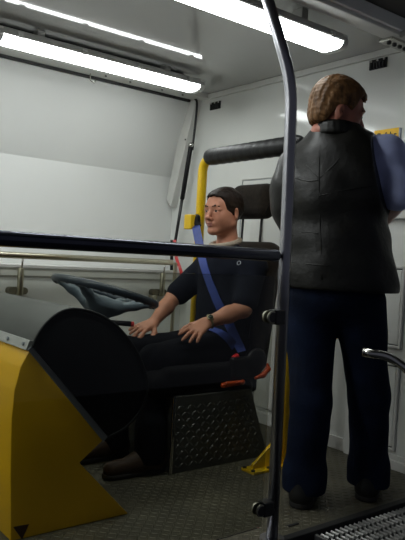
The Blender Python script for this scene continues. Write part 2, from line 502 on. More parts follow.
# panelled door in the end wall, behind the standing man
d2 = thing('door_2', (XE, 1.85, 0), None, None, kind='structure')
obj('door_frame', frame_yz(XE - .03, XE, 1.50, 2.235, 0.0, 1.30, .045), 'trim_white', d2)
for (ya, yb, za, zb) in ((1.93, 2.10, .60, 1.02), (1.93, 2.10, .085, .53), (1.60, 1.86, .60, 1.02), (1.60, 1.86, .085, .53)):
    p = obj('door_panel', box((XE - .012, ya + .02, za + .02), (XE, yb - .02, zb - .02), .006), 'wall_white', d2)
    obj('panel_moulding', frame_yz(XE - .018, XE, ya, yb, za, zb, .016, .005), 'trim_white', p)
    obj('panel_groove', frame_yz(XE - .008, XE + .001, ya + .016, yb - .016, za + .016, zb - .016, .006, 0), 'seal_black', p)
obj('door_latch', join(cyl((XE - .045, 2.035, .435), (XE, 2.035, .435), .006, 10), box((XE - .055, 2.028, .40), (XE - .042, 2.042, .47), .004)), 'steel', d2)

# dark ground of the hall and the fold-up roof flap outside
struct('ground', box((-4, -3.5, -.76), (6, YF + .5, -.70)), 'ground_dark')
af = thing('trim_2', (1, 1.2, 2.2), None, None, kind='structure')
obj('roof_flap', slab(YC - .07, ZC + .055, -.4, ZC + .62, .05, -1.6, XE + .3), 'awning', af)
obj('flap_panel', slab(YC - .075, ZC + .050, YC - .28, ZC + .095, .01, 1.0, 2.33), 'brown_panel', af)

# ================================================================== THINGS
# ---------------- fluorescent fittings
def luminaire(x1, y, z, L, label):
    t = thing('fluorescent_light', (x1 - L / 2, y, z), label, 'light', 'fluorescent ceiling fittings')
    x0 = x1 - L
    hs = [(y - .080, z + .002), (y - .074, z - .004), (y + .074, z - .004), (y + .080, z + .002), (y + .066, z + .032), (y + .03, z + .045), (y - .03, z + .045), (y - .066, z + .032)]
    obj('housing', prism(hs, 0, x0 + .01, x1 - .01, .002), 'housing', t)
    df = [(y + .072 * math.copysign(abs(math.cos(a)) ** .5, math.cos(a)), z - .004 + .030 * math.sin(a)) for a in np.linspace(math.pi, 2 * math.pi, 15)]
    obj('diffuser', prism(df, 0, x0 + .035, x1 - .035), 'tube_light', t)
    for s in (x0, x1):
        e = [(y + .077 * math.copysign(abs(math.cos(a)) ** .5, math.cos(a)), z - .003 + .034 * math.sin(a)) for a in np.linspace(math.pi, 2 * math.pi, 15)] + [(y + .07, z + .030), (y + .03, z + .044), (y - .03, z + .044), (y - .07, z + .030)]
        obj('end_cap', prism(e, 0, s - .035 if s == x1 else s, s if s == x1 else s + .035, .005), 'end_cap', t)
    for i in range(4):
        cx = x0 + .12 + i * (L - .24) / 3
        for sd in (-1, 1):
            ya = y + sd * .081
            obj('clip', join(box((cx - .016, ya - .004, z - .008), (cx + .016, ya + .004, z + .024), .002),
                             box((cx - .011, ya - .010 if sd < 0 else ya, z - .004), (cx + .011, ya if sd < 0 else ya + .010, z + .008), .002)), 'clip', t)
    for cx in (x0 + .25, x1 - .25):
        obj('bracket', box((cx - .02, y - .03, z + .042), (cx + .02, y + .03, ZC + .002), .003), 'clip', t)
    return t
luminaire(2.465, 3.28, 2.066, 1.31, 'long fluorescent tube fitting over the side hatch, ending near the end wall')
luminaire(1.125, 3.28, 2.066, 1.31, 'fluorescent fitting of which just an end cap shows past the long one over the hatch')
luminaire(2.375, 2.09, 2.045, 1.31, 'fluorescent tube fitting above the standing man, by the open ceiling edge')
luminaire(1.035, 2.09, 2.045, 1.31, 'fluorescent tube fitting added out of view for light, continuing the row along the open ceiling edge')  # unseen fitting, added to raise the light level
luminaire(-.215, 3.28, 2.066, 1.31, 'fluorescent fitting added out of view for light at the front end of the row over the hatch')  # unseen fitting, added to brighten the console front
luminaire(-.305, 2.09, 2.045, 1.31, 'fluorescent fitting added out of view for light at the front end of the row along the ceiling edge')  # out of view too, added for more light from the left
obj('ceiling_line', tube([(-.3, 3.33, ZC - .008), (1.0, 3.33, ZC - .006), (2.38, 3.33, ZC - .008)], .008, 8), 'seal_black', None, True, 'thin black line along the ceiling behind the long light fitting', 'cable')  # black tube draws the dark line along the ceiling

# ---------------- small vents on the end wall
for (y, z, lb) in ((3.535, 2.055, 'small black wall vent near the hatch corner'), (2.18, 2.075, 'small black wall vent above the standing man')):
    t = thing('wall_vent', (XE, y, z), lb, 'vent', 'wall vents')
    obj('vent_plate', box((XE - .010, y - .055, z - .026), (XE + .001, y + .055, z + .026), .003), 'black_plastic', t)
    for k in range(5):
        yy = y + .038 - k * .019
        obj('slat', box((XE - .018, yy - .003, z - .022), (XE - .008, yy + .003, z + .006), .001), 'pin_black', t)
    for yy in (-.04, 0, .04):
        obj('screw', cyl((XE - .014, y + yy, z + .018), (XE - .008, y + yy, z + .018), .006, 8), 'clip', t)

# ---------------- hinge hardware at the roof corner
t = thing('roof_hinge', (2.76, 1.95, ZC - .05), 'metal roof hinge with dark bolts at the ceiling corner', 'hinge')
obj('hinge_plate', box((2.60, YC - .03, ZC - .045), (XE, YC + .05, ZC - .026), .004), 'steel', t)
obj('hinge_barrel', cyl((2.62, YC - .07, ZC - .025), (XE + .02, YC - .07, ZC - .025), .017, 12), 'clip', t, True, autos=40)
for k in range(5):
    x = 2.63 + k * .043
    obj('bolt', uvsphere((x, YC + .01, ZC - .048), (.012, .012, .008), 10, 6), 'pin_black', t, True)
obj('lever', tube(bend([(2.70, YC - .09, ZC - .03), (2.76, YC - .13, ZC - .02), (2.85, YC - .12, ZC - .05)], .03), .010, 10), 'steel', t, True)

# ---------------- warning sign
t = thing('warning_sign', (XE, 2.1, 1.45), 'yellow warning plate headed in black on the end wall beside the man', 'sign')
obj('sign_plate', box((XE - .012, 2.022, 1.45), (XE + .001, 2.175, 1.722), .002), 'sign_yellow', t)
obj('sign_edge', box((XE - .011, 2.012, 1.45), (XE + .001, 2.0225, 1.720), .002), 'trim_grey', t)
fc = bpy.data.curves.new('heading', 'FONT'); fc.body = 'Gefahr'; fc.size = .046; fc.align_x = 'CENTER'; fc.extrude = .0005; fc.offset = .0012
fo = bpy.data.objects.new('tmp', fc); COL.objects.link(fo)
bpy.context.view_layer.update()
me = bpy.data.meshes.new_from_object(fo.evaluated_get(bpy.context.evaluated_depsgraph_get()))
bpy.data.objects.remove(fo)
me.materials.clear(); me.materials.append(MATS['ink'])
h = bpy.data.objects.new('heading', me); COL.objects.link(h); h.parent = t
h.matrix_local = Matrix(((0, 0, -1, -.0128), (-1, 0, 0, -.002), (0, 1, 0, .222), (0, 0, 0, 1)))
rr = random.Random(2)
for zl, ws in ((1.632, (.05, .035)), (1.60, (.03, .05, .02)), (1.575, (.045, .04)), (1.53, (.03, .03, .04)), (1.505, (.05, .045))):
    y = 2.162
    for wd in ws:
        obj('small_print', box((XE - .0126, y - wd, zl), (XE - .0115, y, zl + .009)), 'ink', t); y -= wd + .008

# ---------------- partition railing: pole, handrail, tinted glass and clamps
YP = 1.65
t = thing('partition_railing', (1.67, YP, 0), 'steel partition with cranked pole, dark handrail and tinted glass panel', 'railing')
b1 = at(268, 0, y=1.72); dirp = b1 - np.array([1.655, YP, 1.64]); top = np.array([1.655, YP, 1.64]) + dirp * 2.05
obj('pole', tube(bend([(1.688, YP, 0), (1.668, YP, 1.2), (1.655, YP, 1.64), top], .10, 10), .0212, 24), 'steel_blue', t, True)
obj('floor_flange', cyl((1.688, YP, 0), (1.688, YP, .010), .045, 20), 'steel_blue', t, True, autos=40)
obj('handrail', cyl((-.35, YP, 1.028), (1.632, YP, 1.028), .0215, 24, .006), 'rail_navy', t, True)
obj('rail_pin', cyl((1.62, YP, 1.028), (1.672, YP, 1.028), .007, 12), 'pin_black', t, True)
obj('glass_panel', box((-.33, YP - .004, .06), (1.628, YP + .004, .955), .001, 1), 'tinted_glass', t)
for z in (.811, .126):
    c = obj('glass_clamp', box((1.622, YP - .022, z - .026), (1.670, YP + .022, z + .026), .005, 3), 'pin_black', t)
    for s in (-1, 1):
        obj('clamp_cap', cyl((1.612, YP + s * .008, z), (1.612, YP + s * .017, z), .0215, 24, .001), 'clamp_metal', c, True, autos=30)
        obj('cap_face', cyl((1.612, YP + s * .0165, z), (1.612, YP + s * .0185, z), .0175, 24), 'pin_black', c, True, autos=30)

# ---------------- grab rail on the hatch sill
t = thing('grab_rail', (1.6, 3.72, .7), 'brass-toned steel grab rail on posts along the hatch sill', 'rail')
obj('rail_tube', cyl((-1.2, 3.72, .957), (2.66, 3.72, .957), .0195, 16, .004), 'steel_brass', t, True)
for x in (.35, 1.565, 2.60):
    p = obj('post', join(cyl((x, 3.745, .72), (x, 3.745, .885), .019, 14, .003)), 'steel_brass', t, True, autos=50)
    obj('pin', cyl((x, 3.735, .88), (x, 3.722, .95), .006, 10), 'steel', p, True)
    obj('mounting_plate', prism([(x + s_ * .04 + .022 * math.cos(a), .742 + .022 * math.sin(a)) for s_, a0 in ((1, -math.pi / 2), (-1, math.pi / 2)) for a in np.linspace(a0, a0 + math.pi, 9)], 1, 3.768, 3.822, .002), 'plate_dull', p)
obj('upright', cyl((2.685, 3.72, .20), (2.685, 3.72, .957), .014, 12), 'steel_brass', t, True, autos=50)
obj('knob', cyl((2.555, 3.76, .705), (2.555, 3.82, .705), .020, 14, .004), 'steel_brass', t, True)

# ---------------- gas strut and red strap at the hatch corner
t = thing('gas_strut', (2.7, 3.85, 1.1), 'black gas strut leaning along the hatch jamb', 'strut')
a = at(191, 145, x=XE - .075); b = at(175, 243, x=XE - .075); m = a * .45 + b * .55
obj('cylinder', cyl(a, m, .016, 12, .004), 'black_plastic', t, True)
obj('rod', cyl(m, b, .011, 10), 'pin_black', t, True)
obj('ball_joint', uvsphere(a, .02, 12, 8), 'steel', t, True)
obj('ball_joint', uvsphere(b, .018, 12, 8), 'steel', t, True)
P = [at(174.5, 240, x=XE - .10), at(176, 256, x=XE - .11), at(180, 268, x=XE - .11), at(184, 282, x=XE - .09)]
P = spline(P, 5)
obj('red_strap', ribbon(P, [(-.7, -.7, 0)] * len(P), .022, .003), 'red_plastic', None, False, 'red strap hanging below the black gas strut', 'strap')
P = spline([at(172, 240, x=XE - .06), at(171.5, 275, x=XE - .06), at(172, 310, x=XE - .05), at(173, 330, x=XE - .04)], 4)
obj('hanging_cable', tube(P, .012, 8), 'black_plastic', None, True, 'black cable hanging down the hatch corner behind the driver', 'cable')

# ---------------- dashboard console
YN, YFAR = 2.11, 3.15
t = thing('dashboard_console', (1.1, 2.6, 0), 'yellow console with a rounded dark dashboard hood in front of the driver', 'console')
side = [(.935, .674), (1.251, .315), (1.143, .233), (1.366, 0.0), (.893, 0), (.879, .25), (.874, .42), (.879, .52), (.897, .60)]
ci = prism(side, 1, YN, YFAR, .006)
obj('body', ci, 'yellow_paint', t, True, autos=35)
hood = spline([(.930, .668), (.948, .712), (.982, .757), (1.033, .792), (1.091, .801), (1.173, .784), (1.26, .738), (1.335, .665), (1.38, .598), (1.412, .525), (1.416, .47), (1.392, .402), (1.33, .345), (1.251, .312)], 5)
hood = [(p[0], p[1]) for p in [np.array(q) for q in hood]]
obj('hood', prism(hood, 1, YN - .004, YFAR + .01, .012), 'hood_grey', t, True, autos=40)
c0 = np.array([1.16, .57]); inn = [tuple(c0 + (np.array(p) - c0) * .965) for p in hood]
sp_ = obj('hood_side_panel', prism(inn, 1, YN - .012, YN + .02, .004), 'hood_black', t, True, autos=40)
edge = [(p[0], YN - .010, p[1]) for p in [tuple(c0 + (np.array(q) - c0) * .985) for q in hood]]
obj('piping', tube(edge, .006, 8), 'hood_black', sp_, True)
# grey strip along the slanted edge and the light strip across the front
A = np.array([.935, .674]); B = np.array([1.251, .315]); n = np.array([-(B - A)[1], (B - A)[0]]); n = n / np.linalg.norm(n)
st = [A - n * .022, B - n * .022, B + n * .004, A + n * .004]
obj('edge_strip', prism([tuple(p) for p in st], 1, YN - .006, YN + .02, .002), 'trim_grey', t)
q0 = np.array([.921, .654]); q1 = np.array([.934, .688]); n2 = np.array([-(q1 - q0)[1], (q1 - q0)[0]]) / np.linalg.norm(q1 - q0)
fs = obj('front_strip', prism([tuple(q0 + n2 * .010), tuple(q1 + n2 * .010), tuple(q1 - n2 * .01), tuple(q0 - n2 * .01)], 1, YN - .002, YFAR, .002), 'strip_light', t)
for k in range(8):
    y = YN + .03 + k * .14; c = (q0 + q1) / 2
    obj('bolt', cyl((c[0] + n2[0] * .008, y, c[1] + n2[1] * .008), (c[0] + n2[0] * .016, y, c[1] + n2[1] * .016), .007, 8), 'trim_grey', fs)
tri = [at(13, 527, y=YN), at(29, 524, y=YN), at(22, 539.5, y=YN)]
obj('triangle_marker', prism([(p[0], p[2]) for p in tri], 1, YN - .0015, YN + .001), 'marker', t)
# steering column and stalk
wt = math.radians(14.5); wn = np.array([math.sin(wt), 0, math.cos(wt)])
WC = np.array([1.522, 2.65, .823])
cb = WC - wn * .14
obj('steering_column', tube([WC - wn * .06, cb, cb - wn * .1, (1.33, 2.65, .50)], [.035, .045, .055, .07], 16), 'wheel_hub', t, True)
s0 = cb + np.array([0, -.03, .0]); s1 = at(131, 324, y=2.56)
sk = obj('stalk', tube([s0, s0 * .4 + s1 * .6, s1], [.010, .012, .013], 10), 'black_plastic', t, True)
obj('stalk_tip', cyl(s1, s1 + (s1 - s0) / np.linalg.norm(s1 - s0) * .014, .0125, 12, .003), 'red_plastic', sk, True)

# ---------------- steering wheel
t = thing('steering_wheel', tuple(WC), 'large dark dished steering wheel with blue-grey hub on the console', 'steering wheel')
obj('rim', torus(WC, wn, .238, .018, 56, 12), 'wheel_rim', t, True)
for k in range(26):    # finger grips moulded on the rim's underside
    a = 2 * math.pi * k / 26
    x = np.array([math.cos(wt), 0, -math.sin(wt)]); y = np.array([0, 1., 0])
    rad = math.cos(a) * x + math.sin(a) * y
    p = WC + rad * .235 - wn * .011
    obj('finger_grip', uvsphere(p, (.011, .011, .011), 8, 5), 'wheel_rim', t, True)
HB = WC - wn * .065
x = np.array([math.cos(wt), 0, -math.sin(wt)]); RW = np.stack([x, [0, 1., 0], wn], 1)
hubp = [ell(HB, (.085, .075, .032), RW, .03), rbox(HB + wn * .01, (.075, .06, .022), .02, RW, .03), cap(HB - wn * .02, HB - wn * .08, .055, .04, .03)]
spk = []
for a in (math.radians(28), math.radians(152), math.radians(208), math.radians(332)):
    rad = math.cos(a) * x + math.sin(a) * np.array([0, 1., 0])
    hubp += [cap(HB + rad * .06, WC + rad * .150 - wn * .028, .030, .020, .03), cap(WC + rad * .150 - wn * .028, WC + rad * .235, .020, .012, .02)]
obj('hub', sdf(hubp, .005), 'wheel_hub', t, True)

# ---------------- driver seat
YS = 2.65
t = thing('driver_seat', (2.08, YS, 0), 'dark fabric bus driver seat with headrest on a chequer plate pedestal', 'seat')
lean = math.radians(7); RL = roty(lean)
pd = [(1.770, 0), (2.385, 0), (2.245, .36), (1.765, .36)]
ped = obj('pedestal', prism(pd, 1, 2.40, 2.90, .004), 'alu_plate', t)
V1 = lugs(.02, .60, .02, .35, .030, .0145, .0045, .003, lambda a, b, c: (1.77 + a - (max(0, a - .3) / .3) * .14 * (b / .36) - .01, 2.40 - c, b))
V2 = lugs(2.42, 2.88, .02, .35, .030, .0145, .0045, .003, lambda a, b, c: (1.769 - c, a, b))
o = obj('tread_pattern', join(V1, (V2[0], [tuple(reversed(q)) for q in V2[1]])), 'alu_plate', ped); o['kind'] = 'stuff'
obj('corner_angle', box((1.758, 2.392, 0), (1.774, 2.404, .36), .002), 'steel', ped)
obj('suspension_box', sdf([rbox((2.06, YS, .385), (.26, .22, .055), .02, I3, .02), rbox((2.05, YS, .36), (.22, .24, .03), .02, I3, .02)], .007), 'black_plastic', t, True)
cush = [rbox((1.93, YS, .415), (.27, .235, .055), .04, roty(math.radians(-2)), .03), rbox((1.95, YS - .205, .435), (.24, .045, .06), .035, I3, .03), rbox((1.95, YS + .205, .435), (.24, .045, .06), .035, I3, .03),
        cap((1.69, YS - .18, .42), (1.69, YS + .18, .42), .055, None, .03)]
obj('seat_cushion', sdf(cush, .007), 'fabric_black', t, True)
bc = np.array([2.385, YS, .76])
back = [rbox(bc, (.050, .215, .335), .045, RL, .03), rbox(bc + np.array([-.035, -.185, -.06]), (.05, .04, .24), .035, RL, .03), rbox(bc + np.array([-.035, .185, -.06]), (.05, .04, .24), .035, RL, .03),
        cap(bc + np.array([.035, -.14, .30]), bc + np.array([.035, .14, .30]), .045, None, .03)]
obj('backrest', sdf(back, .007), 'fabric_seat', t, True)
hc = np.array([2.415, YS, 1.318])
hp = [rbox(hc, (.052, .15, .088), .05, RL, .02), cap(hc + np.array([.0, -.10, .05]), hc + np.array([.0, .10, .05]), .05, None, .03)]
hrst = obj('headrest', sdf(hp, .006), 'fabric_seat', t, True)
obj('seam', tube(bend([hc + RL @ np.array([-.04, -.149, -.07]), hc + RL @ np.array([-.01, -.152, .0]), hc + RL @ np.array([-.03, -.146, .07]), hc + RL @ np.array([-.02, .0, .101]), hc + RL @ np.array([-.02, .14, .08])], .04), .0025, 6), 'fabric_black', hrst, True)
for s in (-1, 1):
    obj('headrest_post', cyl((2.405, YS + s * .075, 1.0), (2.415, YS + s * .075, 1.27), .007, 10), 'pin_black', t, True)
obj('side_shield', sdf([rbox((2.20, 2.405, .47), (.10, .018, .055), .016, I3, .02), ell((2.27, 2.40, .50), (.065, .022, .065), I3, .02)], .005), 'black_plastic', t, True)
lv = sdf([cap(at(223, 385.5, y=2.385), at(243, 382, y=2.385), .0125, .012, .01), rbox((at(233, 383, y=2.372)), (.05, .010, .009), .006, I3, .01)], .004)
obj('height_lever', lv, 'orange_plastic', t, True, label='orange lever bar on the side of the seat')
P0 = [at(256, 378, y=2.385), at(263, 375, y=2.385), at(268, 369, y=2.385), at(267.5, 364, y=2.385)]
obj('recline_lever', sdf([cap(P0[0], P0[1], .009, .014, .012), cap(P0[1], P0[2], .014, .014, .012), cap(P0[2], P0[3], .012, .006, .012)], .004), 'orange_plastic', t, True, label='curved orange lever behind the seat hinge')
obj('buckle', sdf([rbox(at(235.5, 357, y=2.41), (.018, .012, .012), .005, roty(math.radians(-25)), .01)], .003), 'red_plastic', t, True)

# ---------------- yellow safety frame with padded bar
XH = 2.335
t = thing('safety_frame', (XH, 2.62, 0), 'yellow tubular hoop with black padded bar arching over the driver seat', 'frame')
yn, yf_, zt = 2.245, 3.015, 1.588
obj('hoop_tube', tube(bend([(XH, yn, .01), (XH, yn, zt), (XH, yf_, zt - .01), (XH, yf_, .01)], .085, 10), .0275, 20), 'yellow_frame', t, True)
pv = []
NP = 40; pp = []; pr = []
for i in range(NP + 1):
    s = i / NP; y = yf_ - .035 - s * (yf_ - yn - .02)
    e = min(1., min(s, 1 - s) * 22); pp.append((XH, y, zt - .004 + .004 * s)); pr.append(.030 + .018 * math.sqrt(e) + .0012 * math.sin(s * 75) * (e > .9))
obj('padded_bar', tube(pp, pr, 22), 'leather_pad', t, True)
for (yy, nm) in ((yn, 0), (yf_, 1)):
    bp = obj('base_plate', box((XH - .23, yy - .045, 0), (XH + .10, yy + .045, .014), .003), 'yellow_frame', t)
    obj('gusset', prism([(XH - .02, .012), (XH - .20, .012), (XH - .20, .035), (XH - .02, .165)], 1, yy - .008, yy + .008, .002), 'yellow_frame', t)
    for xb in (-.22, -.12, .07):
        for s in (-.03, .03):
            obj('bolt', cyl((XH + xb, yy + s, .012), (XH + xb, yy + s, .021), .010, 8), 'pin_black', bp)
bb = at(190.5, 222, y=2.975)
obj('anchor_box', box(bb + np.array([-.022, -.03, -.042]), bb + np.array([.022, .035, .042]), .006), 'yellow_frame', t)
ANC = at(196.5, 220, y=2.955)
obj('belt_guide', sdf([cap(ANC + np.array([0, 0, .012]), ANC + np.array([0, 0, -.02]), .022, .026, .015), cap(ANC + np.array([.0, -.028, -.03]), ANC + np.array([0, .028, -.03]), .012, None, .012)], .004), 'black_plastic', t, True)

# ---------------- entry step grating
t = thing('step_grating', (2.3, 1.35, -.05), 'slotted aluminium step grating below the platform edge', 'grating')
for k in range(12):
    y = YF - .052 - k * .050
    bar = [box((1.885, y - .003, -.045), (XE - .02, y + .003, -.014))]
    for i in range(33):
        xx = 1.893 + i * .0275
        bar.append(prism([(xx, -.020), (xx + .004, -.009), (xx + .009, -.005), (xx + .014, -.009), (xx + .018, -.020)], 1, y - .019, y + .019))
    obj('grating_bar', join(*bar), 'grating', t)
obj('frame_bar', box((1.872, YF - .66, -.05), (1.886, YF - .024, -.006), .002), 'grating', t)
obj('frame_bar', box((XE - .03, YF - .66, -.05), (XE - .015, YF - .024, -.006), .002), 'grating', t)
for xx in (2.1, 2.35, 2.6): obj('cross_bar', box((xx, YF - .66, -.06), (xx + .012, YF - .03, -.035), .002), 'grating', t)
obj('tray', box((1.872, YF - .66, -.10), (XE - .015, YF - .024, -.09)), 'seal_black', t)
obj('step_riser', box((1.8, YF - .66, -.70), (XE - .015, YF - .024, -.098)), 'seal_black', t)
obj('floor_slot', box(at(288, 526, z=.003) - np.array([.0, .006, .003]), at(288, 526, z=.003) + np.array([.055, .006, .001])), 'seal_black', None, False, 'short black slot in the floor beside the partition pole', 'slot')

# ---------------- stub of the entry handrail
r0 = at(363, 352, d=2.28); r1 = at(391, 357, d=2.28); r2 = at(412, 372, d=2.24)
t = thing('entry_handrail', (r2[0] + .05, r2[1] - .02, -.006), 'bent stainless entry handrail in front of the standing man', 'rail')
obj('rail_tube', tube(bend([r0, r1, r2, (r2[0] + .05, r2[1] - .02, r2[2] - .12), (r2[0] + .05, r2[1] - .02, -.006)], .05, 6), .0165, 18), 'steel', t, True)
obj('floor_flange', cyl((r2[0] + .05, r2[1] - .02, -.006), (r2[0] + .05, r2[1] - .02, .004), .04, 18), 'steel', t, True, autos=40)
obj('end_plug', cyl(r0 + (r0 - r1) / np.linalg.norm(r0 - r1) * .003, r0 + (r1 - r0) * .02, .0145, 16), 'steel', t, True)

# ================================================================== PEOPLE
def head_prims(C, F, U, s=1.):
    """skin of a head; C = between the eyes at skull centre"""
    F = np.array(F, float); F /= np.linalg.norm(F); U = np.array(U, float); U -= F * (U @ F); U /= np.linalg.norm(U)
    L = np.cross(U, F); R = np.stack([F, L, U], 1)
    g = lambda *p: np.array(C) + R @ (np.array(p) * s)
    e = lambda r: np.array(r) * s
    P = [ell(g(-.012, 0, .022), e((.097, .075, .092)), R, .02), ell(g(.026, 0, -.042), e((.062, .061, .073)), R, .03 * s),
         ell(g(.045, 0, .03), e((.046, .058, .05)), R, .02)]
    for q in (-1, 1):
        P += [cap(g(-.012, q * .056, -.058), g(.066, q * .016, -.102), .017 * s, .015 * s, .03), ell(g(.046, q * .040, -.036), e((.034, .024, .034)), R, .03)]
    P += [ell(g(.076, 0, -.100), e((.018, .022, .016)), R, .02),
          cap(g(.082, -.034, .021), g(.082, .034, .021), .012 * s, None, .012)]
    for q in (-1, 1): P.append(ell(g(.097, q * .032, .000), e((.016, .017, .011)), R, .010, '-'))
    for q in (-1, 1): P += [cap(g(.0825, q * .019, .0078), g(.078, q * .045, .0055), .0098 * s, None, .006), cap(g(.0815, q * .021, -.0125), g(.077, q * .044, -.0118), .0078 * s, None, .006)]
    P += [cap(g(.087, 0, .008), g(.109, 0, -.034), .008 * s, .0105 * s, .012), ell(g(.110, 0, -.038), e((.012, .012, .009)), R, .008)]
    for q in (-1, 1): P.append(ell(g(.099, q * .012, -.042), e((.010, .008, .008)), R, .006))
    P += [ell(g(.082, 0, -.068), e((.015, .026, .014)), R, .015)]
    for q in (-1, 1):
        P += [ell(g(-.012, q * .079, -.012), e((.020, .007, .031)), R @ rotz(q * .35), .008), ell(g(-.003, q * .086, -.010), e((.008, .005, .017)), R, .005, '-')]
    return P, g, R

def head_extras(g, R, s, person, lipm, hairm):
    for q in (-1, 1):
        ey = obj('eye', uvsphere(g(.0790, q * .032, -.0015), .0112 * s, 14, 10), 'eye_white', person, True)
        obj('iris', uvsphere(g(.0868, q * .0335, -.0025), np.array((.0042, .0066, .0066)) * s, 10, 8, R), 'iris', ey, True)
        obj('eyebrow', sdf([cap(g(.0935, q * .014, .019), g(.0915, q * .033, .023), .0036 * s, .0040 * s, .006), cap(g(.0915, q * .033, .023), g(.080, q * .049, .019), .0040 * s, .003 * s, .006)], .0025), hairm, person, True)
    obj('lips', sdf([ell(g(.0955, 0, -.0645), np.array((.0075, .021, .0048)) * s, R, .004), ell(g(.0945, 0, -.0745), np.array((.0078, .018, .0058)) * s, R, .004)], .0025), lipm, person, True)

def hand_prims(W, d, n, ts, curl=(.25, .35, .3), spread=.16, s=1., fan=0., curls=None):
    """W wrist, d towards fingers, n back of hand, ts = +1/-1 thumb side along n x d"""
    d = np.array(d, float); d /= np.linalg.norm(d); n = np.array(n, float); n -= d * (n @ d); n /= np.linalg.norm(n)
    sd = np.cross(n, d) * ts; P = []
    offs = (.030, .010, -.010, -.028); lens = (.072, .080, .074, .058)
    for i in range(4):
        K = W + d * (.088 - .006 * abs(i - 1)) * s + sd * offs[i] * s
        P.append(cap(W + sd * offs[i] * .6 * s, K, .016 * s, .0125 * s, .014))
        a = 0; dd = d * math.cos((1.4 - i) * spread) + sd * math.sin((1.4 - i) * spread); p = K
        cc = curls[i] if curls else curl
        for j, fr in enumerate((.45, .31, .24)):
            a += cc[j]; q = p + (dd * math.cos(a) - n * math.sin(a)) * lens[i] * fr * s
            P.append(cap(p, q, (.0098 - .0009 * j) * s, (.0092 - .0010 * j) * s, .005)); p = q
    T0 = W + d * .022 * s + sd * .024 * s - n * .004
    T1 = T0 + (d * .62 + sd * .70 - n * .25) * .042 * s
    T2 = T1 + (d * .86 + sd * .42 - n * .3) * .034 * s
    T3 = T2 + (d * .98 + sd * .12 - n * .3) * .026 * s
    P += [cap(T0, T1, .016 * s, .0125 * s, .012), cap(T1, T2, .0115 * s, .0105 * s, .006), cap(T2, T3, .0105 * s, .009 * s, .004)]
    return P

# ---------------- seated driver
pr = thing('person', (2.0, 2.65, 0), 'seated person in a dark t-shirt belted into the driver seat, hands on thighs', 'person')
S = lambda *p: np.array(p, float)
HD = at(223.5, 212, y=2.645)
hF = np.array([-1., -.10, -.04])
HP, hg, hR = head_prims(HD + np.array([.0, 0, .004]), hF, (0.04, 0, 1), 1.05)
shN, shF = S(2.275, 2.475, .968), S(2.275, 2.825, .968)
elN, elF = at(243, 309, y=2.42), at(174, 297, y=2.885)
wrN, wrF = at(206, 323, y=2.475), at(153, 323, y=2.83)
hipN, hipF = S(2.22, 2.575, .545), S(2.22, 2.725, .540)
knN, knF = S(1.735, 2.525, .512), S(1.735, 2.785, .510)
anN, anF = S(1.69, 2.47, .10), S(1.66, 2.745, .10)
torso = [ell((2.235, 2.65, .93), (.105, .165, .15), I3, .05), ell((2.225, 2.65, .76), (.105, .150, .16), I3, .05), ell((2.225, 2.65, .60), (.12, .165, .11), I3, .05),
         cap(shN, shF, .062, .062, .05), cap((2.255, 2.60, 1.015), (2.265, 2.53, .99), .045, .05, .05), cap((2.255, 2.70, 1.015), (2.265, 2.77, .99), .045, .05, .05)]
neck = [cap((2.262, 2.65, 1.02), (HD[0] + .025, HD[1], HD[2] - .07), .058, .054, .03)]
uarm = [cap(shN, elN, .053, .043, .03), cap(shF, elF, .053, .043, .03)]
farm = [cap(elN, elN * .6 + wrN * .4, .042, .041, .02), cap(elN * .6 + wrN * .4, wrN, .041, .027, .02), cap(elF, elF * .6 + wrF * .4, .042, .041, .02), cap(elF * .6 + wrF * .4, wrF, .041, .027, .02)]
legs = [cap(hipN, knN, .086, .064, .03), cap(hipF, knF, .086, .064, .03), cap(knN, anN, .060, .038, .03), cap(knF, anF, .060, .038, .03)]
feet = [cap(anN + S(.01, 0, -.03), anN + S(-.15, .012, -.065), .028, .020, .01), cap(anF + S(.01, 0, -.03), anF + S(-.15, 0, -.065), .028, .020, .01)]
hN = hand_prims(wrN, at(189, 336, y=2.44) - wrN, (-.25, -.45, .85), 1 if False else -1, spread=.17, s=1.02, curls=[(.02, .15, .15), (.08, .18, .15), (.1, .2, .15), (.12, .2, .15)])
hFh = hand_prims(wrF, at(133, 331.5, y=2.79) - wrF, (-.15, -.30, .94), 1, spread=.15, s=1.02, curl=(.10, .18, .15))
body = sdf(HP + neck + torso + uarm + farm + hN + hFh + legs + feet, .004)
bodyo = obj('body', body, 'skin', pr, True)
head_extras(hg, hR, 1.05, pr, 'lips', 'hair_dark')
def hairfn(g, R, s, front, side, back, seed, amp, fr):
    C = g(0, 0, 0)
    def fn(Fd, X, Y, Z):
        lx = ((X - C[0]) * R[0, 0] + (Y - C[1]) * R[1, 0] + (Z - C[2]) * R[2, 0]) / s
        ly = ((X - C[0]) * R[0, 1] + (Y - C[1]) * R[1, 1] + (Z - C[2]) * R[2, 1]) / s
        lz = ((X - C[0]) * R[0, 2] + (Y - C[1]) * R[1, 2] + (Z - C[2]) * R[2, 2]) / s
        # hairline height as a function of the position along the head
        t = np.clip((lx - .035) / .035, 0, 1); u = np.clip((-lx - .010) / .05, 0, 1)
        line = side + (front - side) * t * t * (3 - 2 * t) + (back - side) * u * u * (3 - 2 * u)
        line = line + .004 * np.sin(ly * 150 + lx * 70) + .003 * np.sin(ly * 330 + 1.3)
        return np.maximum(Fd + amp * wave(X, Y, Z, fr, seed, 7), (line - lz) * s)
    return fn
hprims = [ell(hg(-.015, 0, .028), np.array((.104, .0815, .097)) * 1.05, hR, .02), ell(hg(.036, 0, .056), np.array((.058, .063, .048)) * 1.05, hR, .02)]
obj('hair', sdf(hprims, .0035, fn=hairfn(hg, hR, 1.05, .072, -.016, -.062, 5, .0024, 30)), 'hair_dark', pr, True)
ts_cuts = [((0, 0, -1), (2.2, 2.65, .565))]
def cutcap(F, X, Y, Z): return F
